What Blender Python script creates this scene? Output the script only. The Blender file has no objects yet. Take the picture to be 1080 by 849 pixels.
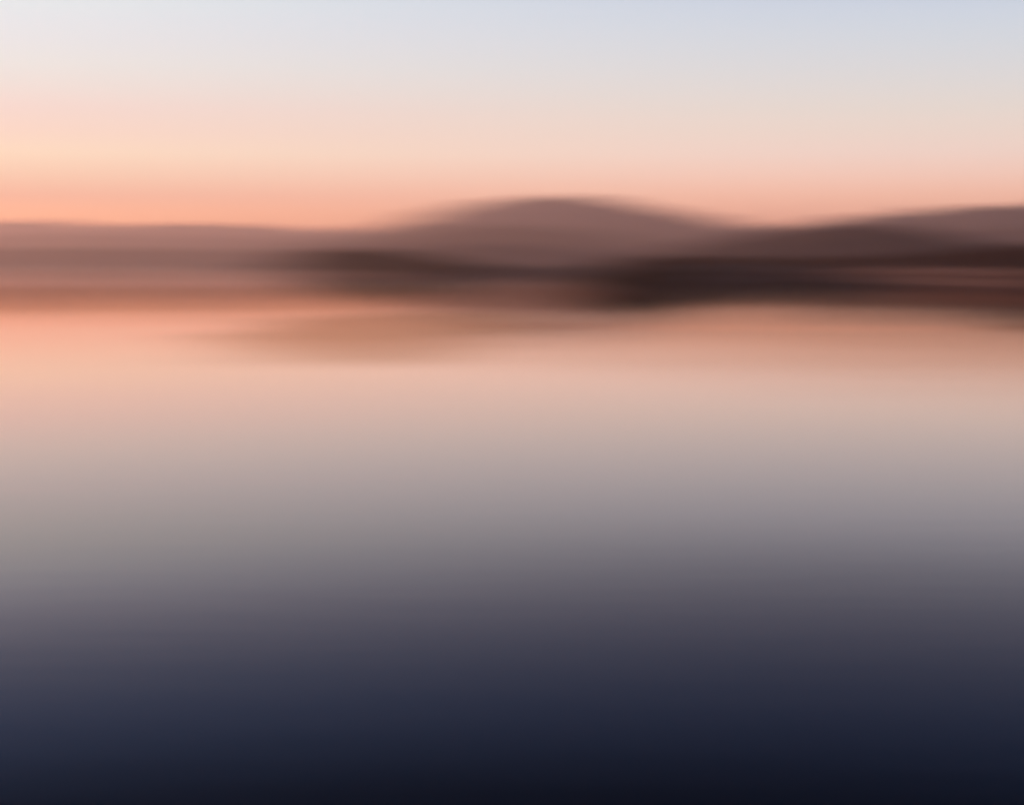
import bpy, math, random
import numpy as np
from mathutils import Vector, noise

random.seed(7)
rng = np.random.default_rng(7)
R = math.radians
scene = bpy.context.scene
col = scene.collection

# ------------------------------------------------------------------ camera
F_PX, CX, CY, HOR = 2050.0, 540.0, 424.5, 277.0        # photo pixels (1080 x 849)
PITCH = math.atan((CY - HOR) / F_PX)                   # looking slightly down
CAM_H = 5.0
cam_data = bpy.data.cameras.new('camera')
cam = bpy.data.objects.new('camera', cam_data)
col.objects.link(cam)
cam.location = (0, 0, CAM_H)
cam.rotation_euler = (math.pi / 2 - PITCH, 0, 0)
cam_data.sensor_width = 36.0
cam_data.lens = 36.0 * F_PX / 1080.0
cam_data.clip_end = 60000
cam_data.clip_start = 0.05
# focused close to the lens with an anamorphic (wide oval) aperture: the far
# shore is thrown out of focus mostly sideways
cam_data.dof.use_dof = True
cam_data.dof.focus_distance = 2.0
cam_data.dof.aperture_ratio = 0.062
cam_data.dof.aperture_fstop = 8.0
scene.camera = cam

# ------------------------------------------------------------------ sky
SUN_EL, SUN_AZ = R(6.0), R(-58)                        # azimuth from +Y, left is negative
def lin(c):
    return tuple(((v / 255) / 12.92 if v / 255 <= 0.04045 else ((v / 255 + 0.055) / 1.055) ** 2.4) for v in c) + (1.0,)

world = bpy.data.worlds.new("World")
scene.world = world
world.use_nodes = True
nt = world.node_tree
nt.nodes.clear()
N, L = nt.nodes.new, nt.links.new
tc = N('ShaderNodeTexCoord')
sep = N('ShaderNodeSeparateXYZ'); L(tc.outputs['Generated'], sep.inputs[0])
el = N('ShaderNodeMapRange'); L(sep.outputs['Z'], el.inputs[0])
el.inputs[1].default_value = 0.0; el.inputs[2].default_value = 0.5
def sky_ramp(stops):
    """stops: elevation in degrees -> linear colour"""
    r = N('ShaderNodeValToRGB'); L(el.outputs[0], r.inputs[0])
    r.color_ramp.interpolation = 'LINEAR'
    e = r.color_ramp.elements
    for i, (deg, c) in enumerate(stops):
        p = min(1.0, math.sin(R(deg)) / 0.5)
        q = e[i] if i < 2 else e.new(p)
        q.position = p
        q.color = tuple(c) + (1,)
    return r
EL = [0.0, 1.42, 2.0, 2.71, 4.1, 5.5, 6.6, 7.6, 9.0, 10.3, 11.65, 13.0, 14.3, 15.5, 22.0]   # degrees above the horizon
SKY_L = [(1.8979, 0.6204, 0.2293), (1.7254, 0.7754, 0.3698), (1.0051, 0.5697, 0.4105), (1.1247, 0.8734, 0.5849), (1.0377, 0.7858, 0.7074), (0.9212, 0.9181, 0.8732), (0.8768, 0.9176, 0.9433), (0.8562, 0.9740, 0.9720), (0.8423, 1.0078, 1.1683), (0.6231, 0.7568, 1.0297), (0.4271, 0.6147, 0.9923), (0.3079, 0.5572, 1.1045), (0.2269, 0.5019, 1.1032), (0.1479, 0.3696, 0.8651), (0.0874, 0.2145, 0.4963)]
SKY_R = [(1.7395, 0.6357, 0.3410), (1.5814, 0.7947, 0.5499), (1.4376, 0.8365, 0.6249), (1.2504, 0.8972, 0.7621), (0.9820, 0.8752, 0.7932), (0.8019, 0.8268, 0.8462), (0.7018, 0.7838, 0.8687), (0.6192, 0.7220, 0.8582), (0.4265, 0.5205, 0.6802), (0.3080, 0.3927, 0.5963), (0.2152, 0.3205, 0.5794), (0.1545, 0.2855, 0.6210), (0.1114, 0.2497, 0.6079), (0.0729, 0.1829, 0.4717), (0.0437, 0.1097, 0.2830)]
def smooth(stops, n=30):
    x = np.array(EL); y = np.log(np.maximum(1e-4, np.array(stops)))
    xs = np.concatenate([np.linspace(0, 17.5, n - 1), [30.0]])
    m = np.gradient(y, x, axis=0)
    res = []
    for v in xs:
        k = min(len(x) - 2, max(0, int(np.searchsorted(x, v) - 1)))
        h = x[k + 1] - x[k]; u = (v - x[k]) / h
        res.append((float(v), tuple(float(q) for q in np.exp(
            (2 * u**3 - 3 * u**2 + 1) * y[k] + (u**3 - 2 * u**2 + u) * h * m[k]
            + (-2 * u**3 + 3 * u**2) * y[k + 1] + (u**3 - u**2) * h * m[k + 1]))))
    return res
sky_l = sky_ramp(smooth(SKY_L))
sky_r = sky_ramp(smooth(SKY_R))
az = N('ShaderNodeMapRange'); L(sep.outputs['X'], az.inputs[0])
az.interpolation_type = 'SMOOTHSTEP'
az.inputs[1].default_value = -0.48; az.inputs[2].default_value = 0.20
mix = N('ShaderNodeMix'); mix.data_type = 'RGBA'
L(az.outputs[0], mix.inputs['Factor'])
L(sky_l.outputs[0], mix.inputs[6]); L(sky_r.outputs[0], mix.inputs[7])
nish = N('ShaderNodeTexSky'); nish.sky_type = 'NISHITA'; nish.sun_disc = False
nish.sun_elevation = SUN_EL; nish.sun_rotation = SUN_AZ
nish.dust_density = 3.0; nish.ozone_density = 2.0
bg1 = N('ShaderNodeBackground'); L(mix.outputs[2], bg1.inputs[0]); bg1.inputs[1].default_value = 1.0
bg2 = N('ShaderNodeBackground'); L(nish.outputs[0], bg2.inputs[0]); bg2.inputs[1].default_value = 0.01
add = N('ShaderNodeAddShader'); L(bg1.outputs[0], add.inputs[0]); L(bg2.outputs[0], add.inputs[1])
out = N('ShaderNodeOutputWorld'); L(add.outputs[0], out.inputs['Surface'])

# ------------------------------------------------------------------ sun, almost set on the left
sd = bpy.data.lights.new('sun', 'SUN')
sd.energy = 4.2; sd.angle = R(3.0); sd.color = (1.0, 0.58, 0.44)
sun = bpy.data.objects.new('sun', sd); col.objects.link(sun)
sdir = Vector((math.sin(SUN_AZ) * math.cos(SUN_EL), math.cos(SUN_AZ) * math.cos(SUN_EL), math.sin(SUN_EL)))
sun.rotation_euler = sdir.to_track_quat('Z', 'Y').to_euler()
sun.location = (-200, 200, 200)

vs = scene.view_settings
vs.view_transform = 'Standard'; vs.look = 'None'; vs.exposure = 0.0; vs.gamma = 1.0; vs.use_curve_mapping = False
scene.render.engine = 'CYCLES'
scene.cycles.use_denoising = True
scene.cycles.max_bounces = 6
scene.cycles.volume_bounces = 1

# ------------------------------------------------------------------ helpers
def ray(px, py):
    x, z = (px - CX) / F_PX, (CY - py) / F_PX
    cp, sp = math.cos(PITCH), math.sin(PITCH)
    return x, cp + z * sp, z * cp - sp                 # world direction
def at(px, py, Y):
    x, y, z = ray(px, py)
    return x / y * Y, Y, CAM_H + z / y * Y
def fbm(x, y, s, o=5):
    return noise.fractal(Vector((x / s, y / s, 3.7)), 1.0, 2.0, o)
def tag(o, label, cat, kind=None, group=None):
    o['label'] = label; o['category'] = cat
    if kind: o['kind'] = kind
    if group: o['group'] = group
    return o
def mesh_obj(name, verts, faces, mat, smooth=False):
    me = bpy.data.meshes.new(name)
    me.from_pydata(verts, [], faces)
    me.update()
    if smooth:
        me.polygons.foreach_set('use_smooth', [True] * len(me.polygons))
    me.materials.append(mat)
    o = bpy.data.objects.new(name, me)
    col.objects.link(o)
    return o
def ground_mat(name, c1, c2, c3, scale, rough=0.95):
    m = bpy.data.materials.new(name); m.use_nodes = True
    t = m.node_tree; b = t.nodes['Principled BSDF']
    b.inputs['Roughness'].default_value = rough
    b.inputs['Specular IOR Level'].default_value = 0.15
    g = t.nodes.new('ShaderNodeNewGeometry')
    n1 = t.nodes.new('ShaderNodeTexNoise'); n1.inputs['Scale'].default_value = 1 / scale
    n1.inputs['Detail'].default_value = 8; n1.inputs['Roughness'].default_value = 0.65
    t.links.new(g.outputs['Position'], n1.inputs['Vector'])
    r = t.nodes.new('ShaderNodeValToRGB')
    e = r.color_ramp.elements
    e[0].position, e[0].color = 0.36, c1 + (1,)
    e[1].position, e[1].color = 0.50, c2 + (1,)
    x = e.new(0.66); x.color = c3 + (1,)
    t.links.new(n1.outputs[0], r.inputs[0]); t.links.new(r.outputs[0], b.inputs['Base Color'])
    n2 = t.nodes.new('ShaderNodeTexNoise'); n2.inputs['Scale'].default_value = 8 / scale
    n2.inputs['Detail'].default_value = 6
    t.links.new(g.outputs['Position'], n2.inputs['Vector'])
    bp = t.nodes.new('ShaderNodeBump'); bp.inputs['Strength'].default_value = 0.8
    bp.inputs['Distance'].default_value = scale * 0.06
    t.links.new(n2.outputs[0], bp.inputs['Height']); t.links.new(bp.outputs[0], b.inputs['Normal'])
    return m

def ridge(name, crest, Y, foot, back, mat, rough, nx=360, ny=64, sc=None, bump=5.0, fringe=1.0, label='', cat='hill'):
    """hill range: crest heights given along photo columns at distance Y, real slopes front and back"""
    px = np.array([c[0] for c in crest], float); py = np.array([c[1] for c in crest], float)
    xs = np.linspace(px[0], px[-1], nx)
    # smooth cubic-like interpolation
    ys = np.interp(xs, px, py)
    k = np.hanning(2 * (nx // 40) + 1); k /= k.sum()
    ys = np.convolve(np.pad(ys, len(k) // 2, mode='edge'), k, 'valid')
    edge = np.clip((277 - ys) / 12, 0, 1)
    for i in range(len(xs)):
        q = xs[i]
        ys[i] += bump * edge[i] * (.8 * noise.noise(Vector((q / 75, Y, 1))) + .7 * noise.noise(Vector((q / 26, Y, 2))) + .5 * noise.noise(Vector((q / 9, Y, 3))))
        ys[i] += fringe * edge[i] * (noise.noise(Vector((q / 3.2, Y, 4))) + .5 * noise.noise(Vector((q / 14, Y, 6))) - .25)   # trees and knolls on the skyline
    sc = sc or Y * 0.08
    verts, faces = [], []
    for j in range(ny):
        t = j / (ny - 1) * 2 - 1                       # -1 front foot .. 0 crest .. 1 back foot
        if t < 0:
            d = Y + t * foot; prof = 0.5 + 0.5 * math.cos(math.pi * abs(t) ** 0.9)
        else:
            d = Y + t * back; prof = 0.5 + 0.5 * math.cos(math.pi * t)
        for i in range(nx):
            X, _, z = at(xs[i], ys[i], Y)
            z = max(z, 0.0)
            wob = fbm(X, d, sc)
            h = z * prof
            w = max(0.0, 1 - abs(t)) ** 0.5
            h += rough * z * wob * w * (0.25 if abs(t) < 0.05 else 1.0)
            h += rough * 0.25 * z * fbm(X, d, sc * 0.12, 3) * w * 0.5
            verts.append((X, d, h - 1.5 * (1 - w)))
    for j in range(ny - 1):
        for i in range(nx - 1):
            a = j * nx + i
            faces.append((a, a + 1, a + nx + 1, a + nx))
    o = mesh_obj(name, verts, faces, mat, True)
    return tag(o, label, cat, 'structure')

# ------------------------------------------------------------------ materials of the land
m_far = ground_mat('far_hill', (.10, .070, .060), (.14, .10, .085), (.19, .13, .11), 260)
# paler with height: haze painted into the upper slopes of the far hills
t = m_far.node_tree; b = t.nodes['Principled BSDF']
lnk = b.inputs['Base Color'].links[0]; src = lnk.from_socket
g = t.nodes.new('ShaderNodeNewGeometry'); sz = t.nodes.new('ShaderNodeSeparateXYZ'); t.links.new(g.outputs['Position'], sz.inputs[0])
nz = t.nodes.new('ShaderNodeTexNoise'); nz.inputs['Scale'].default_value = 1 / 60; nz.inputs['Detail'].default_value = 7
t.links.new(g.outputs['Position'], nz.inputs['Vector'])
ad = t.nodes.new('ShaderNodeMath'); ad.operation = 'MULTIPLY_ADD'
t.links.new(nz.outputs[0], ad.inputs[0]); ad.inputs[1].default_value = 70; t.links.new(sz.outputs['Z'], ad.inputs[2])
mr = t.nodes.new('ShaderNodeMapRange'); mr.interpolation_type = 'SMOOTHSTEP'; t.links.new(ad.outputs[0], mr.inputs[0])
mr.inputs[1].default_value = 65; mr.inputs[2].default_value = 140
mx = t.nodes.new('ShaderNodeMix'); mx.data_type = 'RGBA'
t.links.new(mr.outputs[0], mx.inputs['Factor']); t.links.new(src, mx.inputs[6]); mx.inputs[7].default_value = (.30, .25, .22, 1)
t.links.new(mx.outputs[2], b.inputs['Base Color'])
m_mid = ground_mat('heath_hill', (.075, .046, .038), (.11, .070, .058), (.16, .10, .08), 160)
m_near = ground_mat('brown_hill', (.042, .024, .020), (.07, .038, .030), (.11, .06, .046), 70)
m_bank = ground_mat('peat_bank', (.03, .013, .010), (.06, .025, .019), (.11, .05, .037), 9)
m_sand = ground_mat('wet_ledge', (.07, .033, .025), (.125, .065, .049), (.21, .12, .092), 4, 0.7)

# ------------------------------------------------------------------ water
wm = bpy.data.materials.new('lake_water'); wm.use_nodes = True
t = wm.node_tree; t.nodes.clear()
body = t.nodes.new('ShaderNodeBsdfDiffuse')
gl = t.nodes.new('ShaderNodeBsdfGlossy'); gl.distribution = 'MULTI_GGX'
gl.inputs['Color'].default_value = (1.0, .89, .82, 1)            # peat-stained, warm reflection
fr = t.nodes.new('ShaderNodeFresnel')
ms_ = t.nodes.new('ShaderNodeMixShader')
fm = t.nodes.new('ShaderNodeMapRange'); fm.interpolation_type = 'SMOOTHSTEP'
t.links.new(fr.outputs[0], fm.inputs[0]); fm.inputs[1].default_value = 0.13; fm.inputs[2].default_value = 0.84
t.links.new(fm.outputs[0], ms_.inputs[0]); t.links.new(body.outputs[0], ms_.inputs[1]); t.links.new(gl.outputs[0], ms_.inputs[2])
wo = t.nodes.new('ShaderNodeOutputMaterial'); t.links.new(ms_.outputs[0], wo.inputs['Surface'])
fr.inputs['IOR'].default_value = 1.34
g = t.nodes.new('ShaderNodeNewGeometry')
wv = t.nodes.new('ShaderNodeTexNoise'); wv.inputs['Scale'].default_value = 0.03; wv.inputs['Detail'].default_value = 4
t.links.new(g.outputs['Position'], wv.inputs['Vector'])
wa = t.nodes.new('ShaderNodeVectorMath'); wa.operation = 'MULTIPLY_ADD'
t.links.new(wv.outputs['Color'], wa.inputs[0]); wa.inputs[1].default_value = (16, 40, 0); t.links.new(g.outputs['Position'], wa.inputs[2])
def refl_patch(cx, cy, rx, ry, o=1.5, i=0.25):
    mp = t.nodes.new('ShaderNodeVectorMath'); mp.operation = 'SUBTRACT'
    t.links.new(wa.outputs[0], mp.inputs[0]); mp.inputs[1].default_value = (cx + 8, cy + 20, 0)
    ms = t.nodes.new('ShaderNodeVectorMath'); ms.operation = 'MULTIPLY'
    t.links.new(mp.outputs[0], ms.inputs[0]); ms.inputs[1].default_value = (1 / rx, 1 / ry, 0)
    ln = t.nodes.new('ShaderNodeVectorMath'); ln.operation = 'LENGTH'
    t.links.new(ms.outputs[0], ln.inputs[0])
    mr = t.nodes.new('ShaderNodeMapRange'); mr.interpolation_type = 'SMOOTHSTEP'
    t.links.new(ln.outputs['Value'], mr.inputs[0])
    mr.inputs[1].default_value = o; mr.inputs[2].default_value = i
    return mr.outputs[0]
def madd(a, c, op='MAXIMUM'):
    n = t.nodes.new('ShaderNodeMath'); n.operation = op
    t.links.new(a, n.inputs[0])
    if isinstance(c, float): n.inputs[1].default_value = c
    else: t.links.new(c, n.inputs[1])
    return n.outputs[0]
hill_refl, shore_refl = refl_patch(-8, 158, 16, 66, 1.1, 0.5), refl_patch(36, 150, 44, 76, 1.3, 0.45)  # hill and shore reflections painted into the water colour, slightly ruffled
mask = madd(hill_refl, shore_refl)
sy_ = t.nodes.new('ShaderNodeSeparateXYZ'); t.links.new(wa.outputs[0], sy_.inputs[0])
def edge(sock, lo, hi):
    m = t.nodes.new('ShaderNodeMapRange'); m.interpolation_type = 'SMOOTHSTEP'
    t.links.new(sock, m.inputs[0]); m.inputs[1].default_value = lo; m.inputs[2].default_value = hi
    return m.outputs[0]
slick = madd(madd(edge(sy_.outputs['Y'], 165, 169), edge(sy_.outputs['Y'], 178, 172), 'MULTIPLY'), edge(sy_.outputs['X'], -6, 14), 'MULTIPLY')
rough = madd(madd(madd(hill_refl, 0.03, 'MULTIPLY'), madd(shore_refl, 0.02, 'MULTIPLY'), 'ADD'), 0.055, 'ADD')
inv = t.nodes.new('ShaderNodeMath'); inv.operation = 'MULTIPLY_ADD'
t.links.new(slick, inv.inputs[0]); inv.inputs[1].default_value = -0.6; inv.inputs[2].default_value = 1.0
rough = madd(rough, inv.outputs[0], 'MULTIPLY')
# orange reflected glow painted into the water as a band along the far shore
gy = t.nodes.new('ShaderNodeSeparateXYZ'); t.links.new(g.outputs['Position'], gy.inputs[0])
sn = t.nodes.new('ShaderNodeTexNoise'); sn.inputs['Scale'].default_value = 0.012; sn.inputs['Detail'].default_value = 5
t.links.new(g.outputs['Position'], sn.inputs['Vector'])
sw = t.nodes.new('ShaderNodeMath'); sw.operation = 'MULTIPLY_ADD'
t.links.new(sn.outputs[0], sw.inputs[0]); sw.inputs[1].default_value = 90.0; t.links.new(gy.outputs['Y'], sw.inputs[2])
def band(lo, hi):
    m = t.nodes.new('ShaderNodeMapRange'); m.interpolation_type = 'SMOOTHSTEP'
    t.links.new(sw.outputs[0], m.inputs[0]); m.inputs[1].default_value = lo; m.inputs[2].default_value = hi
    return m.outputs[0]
glow_band = madd(band(180, 270), band(520, 360), 'MULTIPLY')
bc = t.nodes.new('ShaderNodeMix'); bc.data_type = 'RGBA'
t.links.new(madd(glow_band, madd(mask, 0.8, 'MULTIPLY')), bc.inputs['Factor'])
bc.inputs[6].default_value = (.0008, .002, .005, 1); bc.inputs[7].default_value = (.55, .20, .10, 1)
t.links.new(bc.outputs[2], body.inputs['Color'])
gc = t.nodes.new('ShaderNodeMix'); gc.data_type = 'RGBA'      # painted reflections and glow tint the sheen brown
t.links.new(madd(madd(glow_band, 0.75, 'MULTIPLY'), madd(hill_refl, madd(shore_refl, 0.8, 'MULTIPLY'))), gc.inputs['Factor'])
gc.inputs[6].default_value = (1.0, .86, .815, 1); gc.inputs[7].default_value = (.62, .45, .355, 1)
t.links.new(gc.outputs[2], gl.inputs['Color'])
st = t.nodes.new('ShaderNodeVectorMath'); st.operation = 'MULTIPLY'
t.links.new(g.outputs['Position'], st.inputs[0]); st.inputs[1].default_value = (0.02, 0.07, 0)
n1 = t.nodes.new('ShaderNodeTexNoise'); n1.inputs['Scale'].default_value = 1.0; n1.inputs['Detail'].default_value = 4
t.links.new(st.outputs[0], n1.inputs['Vector'])
nr = t.nodes.new('ShaderNodeMapRange'); t.links.new(n1.outputs[0], nr.inputs[0])
nr.inputs[3].default_value = -0.012; nr.inputs[4].default_value = 0.012
t.links.new(madd(rough, nr.outputs[0], 'ADD'), gl.inputs['Roughness'])
rp = t.nodes.new('ShaderNodeVectorMath'); rp.operation = 'MULTIPLY'
t.links.new(g.outputs['Position'], rp.inputs[0]); rp.inputs[1].default_value = (0.5, 1.1, 0)
n2 = t.nodes.new('ShaderNodeTexNoise'); n2.inputs['Scale'].default_value = 1.0; n2.inputs['Detail'].default_value = 5
t.links.new(rp.outputs[0], n2.inputs['Vector'])
bp = t.nodes.new('ShaderNodeBump'); bp.inputs['Strength'].default_value = 0.035; bp.inputs['Distance'].default_value = 0.05
t.links.new(n2.outputs[0], bp.inputs['Height'])
t.links.new(bp.outputs[0], gl.inputs['Normal']); t.links.new(bp.outputs[0], fr.inputs['Normal'])
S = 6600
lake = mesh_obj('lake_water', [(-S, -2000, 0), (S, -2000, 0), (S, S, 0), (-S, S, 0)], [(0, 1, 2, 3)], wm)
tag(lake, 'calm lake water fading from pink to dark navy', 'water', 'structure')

# ------------------------------------------------------------------ hills, far to near
ridge('distant_ridge', [(-700, 234), (-300, 235), (0, 237), (150, 237), (260, 239), (340, 244), (460, 254), (700, 256), (900, 250), (1150, 244), (1700, 240)],
      5400, 800, 900, m_far, 0.15, label='faint hazy ridge line highest behind the left shore', nx=1400, bump=7.0, fringe=1.0)
ridge('far_ridge', [(-700, 242), (-300, 244), (0, 249), (150, 249), (260, 252), (340, 256), (460, 264), (700, 264), (900, 258), (1150, 250), (1700, 250)],
      4300, 1000, 1300, m_far, 0.2, label='low pink-brown ridge in the middle of the layered left shore', nx=900, bump=6.0, fringe=1.0)
ridge('central_hill', [(180, 276), (250, 268), (310, 257), (360, 248), (410, 236), (460, 224), (510, 214), (550, 208), (590, 207), (630, 210), (680, 218), (720, 227), (760, 236), (810, 249), (880, 264), (940, 276)],
      3500, 600, 900, m_far, 0.2, label='broad rounded grey-brown hill in the centre, tallest hump', nx=900, bump=6.0, fringe=1.0)
ridge('hill_front', [(200, 277), (270, 269), (340, 259), (410, 249), (470, 240), (520, 236), (580, 240), (640, 249), (710, 259), (800, 270), (860, 277)],
      2500, 450, 500, m_mid, 0.2, label='browner front slope low before the rounded central hill')
ridge('hill_shoulder', [(280, 278), (340, 271), (400, 264), (460, 258), (520, 257), (570, 260), (640, 267), (720, 274), (780, 278)],
      1700, 400, 400, m_mid, 0.2, label='dark shoulder lowest on the front of the central hill')
ridge('shore_hill', [(-500, 264), (-200, 263), (0, 263), (120, 263), (220, 264), (300, 267), (360, 274), (400, 277)],
      2700, 420, 500, m_mid, 0.25, label='dark low strip of land at the foot of the left ridge', bump=3.0)
ridge('right_far_hill', [(700, 276), (760, 260), (820, 244), (880, 234), (940, 228), (1000, 224), (1080, 218), (1200, 212), (1400, 210), (1700, 212)],
      3000, 600, 700, m_far, 0.2, label='long hazy grey hill rising to the right edge', nx=900, bump=7.0, fringe=1.0)
ridge('right_middle_hill', [(690, 277), (760, 267), (840, 257), (900, 251), (960, 248), (1020, 245), (1100, 240), (1250, 234), (1700, 232)],
      2200, 400, 500, m_mid, 0.2, label='grey-brown slope in front of the long right hill', bump=6.0)
ridge('right_near_hill', [(640, 280), (690, 272), (730, 262), (780, 252), (840, 245), (890, 241), (920, 242), (960, 250), (1030, 259), (1120, 262), (1300, 256), (1600, 250)],
      1000, 300, 400, m_near, 0.2, label='low dark brown hump in front of the long right hill', bump=6.0)

# ------------------------------------------------------------------ right shore: a bank with ledges
shore_px = [(520, 296), (560, 300), (600, 306), (630, 312), (660, 313), (700, 309), (745, 303), (800, 301), (900, 302), (1000, 305), (1080, 308), (1250, 311), (1500, 315)]
def ground_pt(px, py):
    x, y, z = ray(px, py)
    k = -CAM_H / z
    return x * k, y * k
sx = np.linspace(520, 1500, 420)
sy = np.interp(sx, [p[0] for p in shore_px], [p[1] for p in shore_px])
k = np.hanning(41); k /= k.sum()
sy = np.convolve(np.pad(sy, 20, mode='edge'), k, 'valid')
sy += [0.4 * noise.noise(Vector((q / 55, 4, 0))) + .25 * noise.noise(Vector((q / 22, 8, 0))) for q in sx]
verts, faces = [], []
prof = [(-4, -.8), (0, .05), (2.0, .5), (2.6, .95), (6, 1.05), (7, 1.7), (13, 1.85), (14, 2.6), (22, 2.8), (23.5, 3.6), (34, 3.9), (60, 4.6), (110, 5.0), (200, 5.5), (330, 5.5), (420, -1.5)]
for i, (a, c) in enumerate(zip(sx, sy)):
    X, Y = ground_pt(a, c)
    u = Vector((X, Y)).normalized()
    grow = min(1.0, max(0.04, (a - 520) / 170.0))
    for d, h in prof:
        dd = d + 0.8 * noise.noise(Vector((X * .06, Y * .06, d))) * min(1, max(0, d))
        hh = (h * (1 + .25 * fbm(X, Y + d, 30, 3)) if h > 0 else h)
        hh = hh * grow if hh > 0 else hh
        verts.append((X + u.x * dd * (0.3 + .7 * grow), Y + u.y * dd * (0.3 + .7 * grow), hh))
m = len(prof)
for i in range(len(sx) - 1):
    for j in range(m - 1):
        a = i * m + j
        faces.append((a, a + m, a + m + 1, a + 1))
bank = mesh_obj('shore_bank', verts, faces, m_bank)
bank.data.materials.append(m_sand)
for p in bank.data.polygons:
    if p.index % (m - 1) in (4, 8):
        p.material_index = 1
tag(bank, 'dark reddish bank of stepped ledges along the right shore', 'shore', 'structure')

# low headland behind, left of centre
hx = np.linspace(285, 640, 160)
hy = np.interp(hx, [285, 330, 420, 520, 600, 640], [285, 290, 293, 293, 293, 292])
verts, faces = [], []
prof2 = [(-6, -.8), (0, .05), (4, 1.0), (12, 1.6), (40, 3.0), (90, 4.0), (150, 2.0), (190, -1)]
for a, c in zip(hx, hy):
    X, Y = ground_pt(a, c)
    u = Vector((X, Y)).normalized()
    e = min(1, max(0, min(a - 285, 640 - a) / 60)) ** .5
    for d, h in prof2:
        verts.append((X + u.x * d, Y + u.y * d, h * e * (1 + .3 * fbm(X, Y + d, 60, 3)) if h > 0 else h))
m = len(prof2)
for i in range(len(hx) - 1):
    for j in range(m - 1):
        a = i * m + j
        faces.append((a, a + m, a + m + 1, a + 1))
head = mesh_obj('headland', verts, faces, m_near)
tag(head, 'low dark headland reaching out left of the central hill', 'headland', 'structure')

# ------------------------------------------------------------------ woods (leaf clumps and trunks)
def leaf_mat(name, c1, c2):
    m = bpy.data.materials.new(name); m.use_nodes = True
    t = m.node_tree; b = t.nodes['Principled BSDF']
    b.inputs['Roughness'].default_value = 0.8
    b.inputs['Specular IOR Level'].default_value = 0.2
    g = t.nodes.new('ShaderNodeNewGeometry')
    r = t.nodes.new('ShaderNodeValToRGB')
    r.color_ramp.elements[0].color = c1 + (1,); r.color_ramp.elements[1].color = c2 + (1,)
    t.links.new(g.outputs['Random Per Island'], r.inputs[0]); t.links.new(r.outputs[0], b.inputs['Base Color'])
    return m
m_wood = leaf_mat('dark_leaves', (.018, .012, .009), (.050, .026, .019))
m_red = leaf_mat('russet_leaves', (.045, .018, .013), (.125, .046, .033))

def wood(name, spots, mat, label, nleaf=70):
    V, Fc = [], []
    for (x, y, z, h) in spots:
        r = h * random.uniform(.28, .42)
        # tapered trunk, 4-sided
        n = len(V); rt = h * .025
        for zz, k in ((z - .4, 1.0), (z + h * .75, .35)):
            for q in range(4):
                V.append((x + rt * k * math.cos(q * 1.571), y + rt * k * math.sin(q * 1.571), zz))
        for q in range(4):
            Fc.append((n + q, n + (q + 1) % 4, n + 4 + (q + 1) % 4, n + 4 + q))
        lumps = [(random.gauss(0, .35) * r, random.gauss(0, .35) * r, z + h * random.uniform(.35, .85), r * random.uniform(.4, .75)) for _ in range(6)]
        for _ in range(nleaf):
            lx, ly, lz, lr = random.choice(lumps)
            d = Vector((random.gauss(0, 1), random.gauss(0, 1), random.gauss(0, 1))).normalized()
            k = lr * random.uniform(.5, 1.05)
            p = Vector((x + lx, y + ly, lz)) + d * k
            s = h * random.uniform(.035, .08)
            a = Vector((random.gauss(0, 1), random.gauss(0, 1), random.gauss(0, 1))).normalized()
            u = (d + a * .8).normalized()
            w = u.orthogonal().normalized(); v2 = u.cross(w)
            n = len(V)
            V += [tuple(p - w * s), tuple(p - v2 * s * .7 + u * s * .2), tuple(p + w * s), tuple(p + v2 * s * .7 + u * s * .2)]
            Fc.append((n, n + 1, n + 2, n + 3))
    o = mesh_obj(name, V, Fc, mat)
    return tag(o, label, 'woods', 'stuff')

# russet wood standing on the right bank
spots = []
top_px = [640, 680, 730, 800, 900, 980, 1080, 1500]
top_py = [295, 289, 282, 277, 271, 265, 257, 250]
for _ in range(2000):
    a = random.uniform(640, 1480)
    base = np.interp(a, [p[0] for p in shore_px], [p[1] for p in shore_px])
    X, Y = ground_pt(a, base)
    u = Vector((X, Y)).normalized()
    d = random.uniform(30, 90)
    ytop = np.interp(a, top_px, top_py)
    zt = at(a, ytop, Y + d)[2]
    z0 = 3.6 + (d - 30) * .022
    grow = min(1.0, max(0.04, (a - 520) / 170.0))
    z0 *= grow
    h = max(2.2, (zt - z0)) * random.uniform(.6, 1.05)
    spots.append((X + u.x * d, Y + u.y * d, z0, h))
wood('shore_woods', spots, m_red, 'dark russet woods massed along the right shore', 70)
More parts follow.
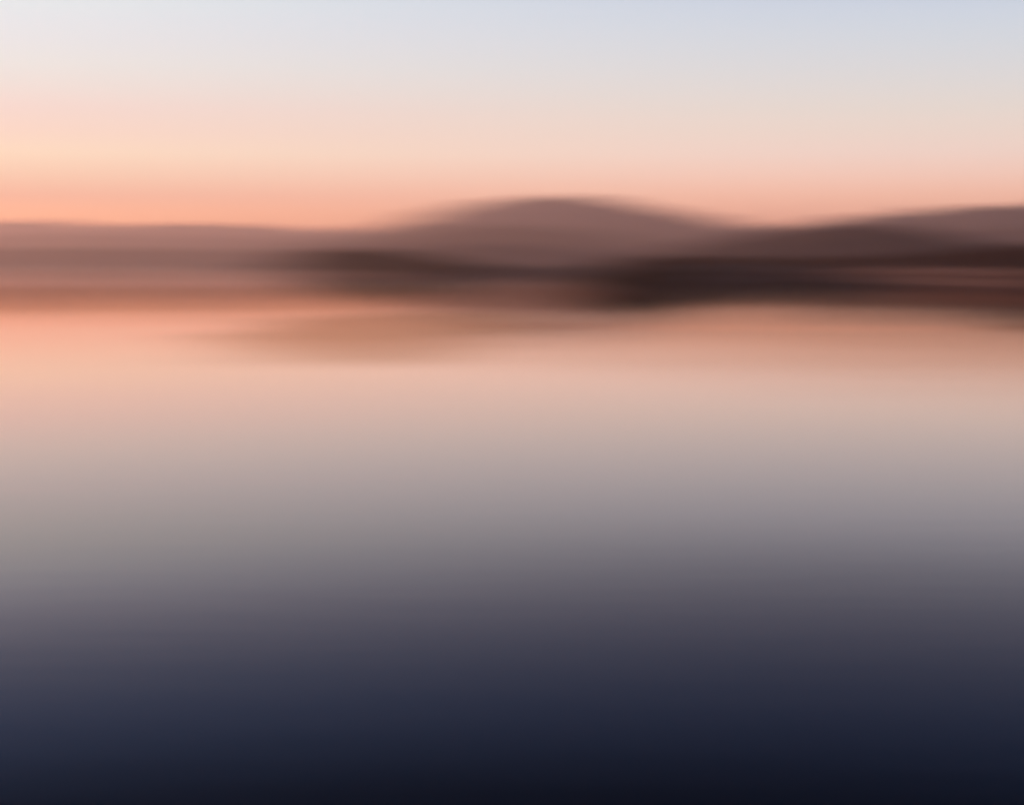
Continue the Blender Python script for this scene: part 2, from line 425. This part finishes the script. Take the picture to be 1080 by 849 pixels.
# dark scrub at the tip of the point
spots = []
for _ in range(700):
    a = random.triangular(590, 740, 655)
    base = np.interp(a, [p[0] for p in shore_px], [p[1] for p in shore_px])
    X, Y = ground_pt(a, base)
    u = Vector((X, Y)).normalized()
    d = random.uniform(1.0, 28)
    zt = at(a, np.interp(a, [585, 640, 700, 760], [296, 287, 281, 284]), Y)[2]
    spots.append((X + u.x * d, Y + u.y * d, .3, max(.8, zt - .3) * random.uniform(.7, 1.05)))
wood('point_scrub', spots, m_wood, 'near black scrub at the tip of the right shore point', 70)
# dark wood on the headland
spots = []
for _ in range(2200):
    a = random.triangular(302, 560, 345)
    c = np.interp(a, [285, 330, 420, 520, 600, 640], [285, 290, 293, 293, 293, 292])
    X, Y = ground_pt(a, c)
    u = Vector((X, Y)).normalized()
    d = random.uniform(8, 80)
    zt = at(a, np.interp(a, [290, 330, 400, 450, 520, 620], [271, 264, 264, 270, 281, 288]), Y + d)[2]
    spots.append((X + u.x * d, Y + u.y * d, 1.5, max(1.5, zt - 1.5) * random.uniform(.7, 1.05)))
wood('headland_woods', spots, m_wood, 'blackish woods on the low headland left of centre', 60)

# ------------------------------------------------------------------ evening haze
hm = bpy.data.materials.new('haze'); hm.use_nodes = True
t = hm.node_tree; t.nodes.clear()
pv = t.nodes.new('ShaderNodeVolumePrincipled')
pv.inputs['Color'].default_value = (1.0, .73, .625, 1)
pv.inputs['Density'].default_value = 2.2e-4
pv.inputs['Anisotropy'].default_value = 0.5
mo = t.nodes.new('ShaderNodeOutputMaterial'); t.links.new(pv.outputs[0], mo.inputs['Volume'])
x0, x1, y0, y1, z0, z1 = -S - 50, S + 50, -2050, S + 50, -4, 136
hz = mesh_obj('haze', [(x0, y0, z0), (x1, y0, z0), (x1, y1, z0), (x0, y1, z0), (x0, y0, z1), (x1, y0, z1), (x1, y1, z1), (x0, y1, z1)],
              [(0, 3, 2, 1), (4, 5, 6, 7), (0, 1, 5, 4), (1, 2, 6, 5), (2, 3, 7, 6), (3, 0, 4, 7)], hm)
tag(hz, 'thin pinkish evening haze over the lake and hills', 'haze', 'stuff')
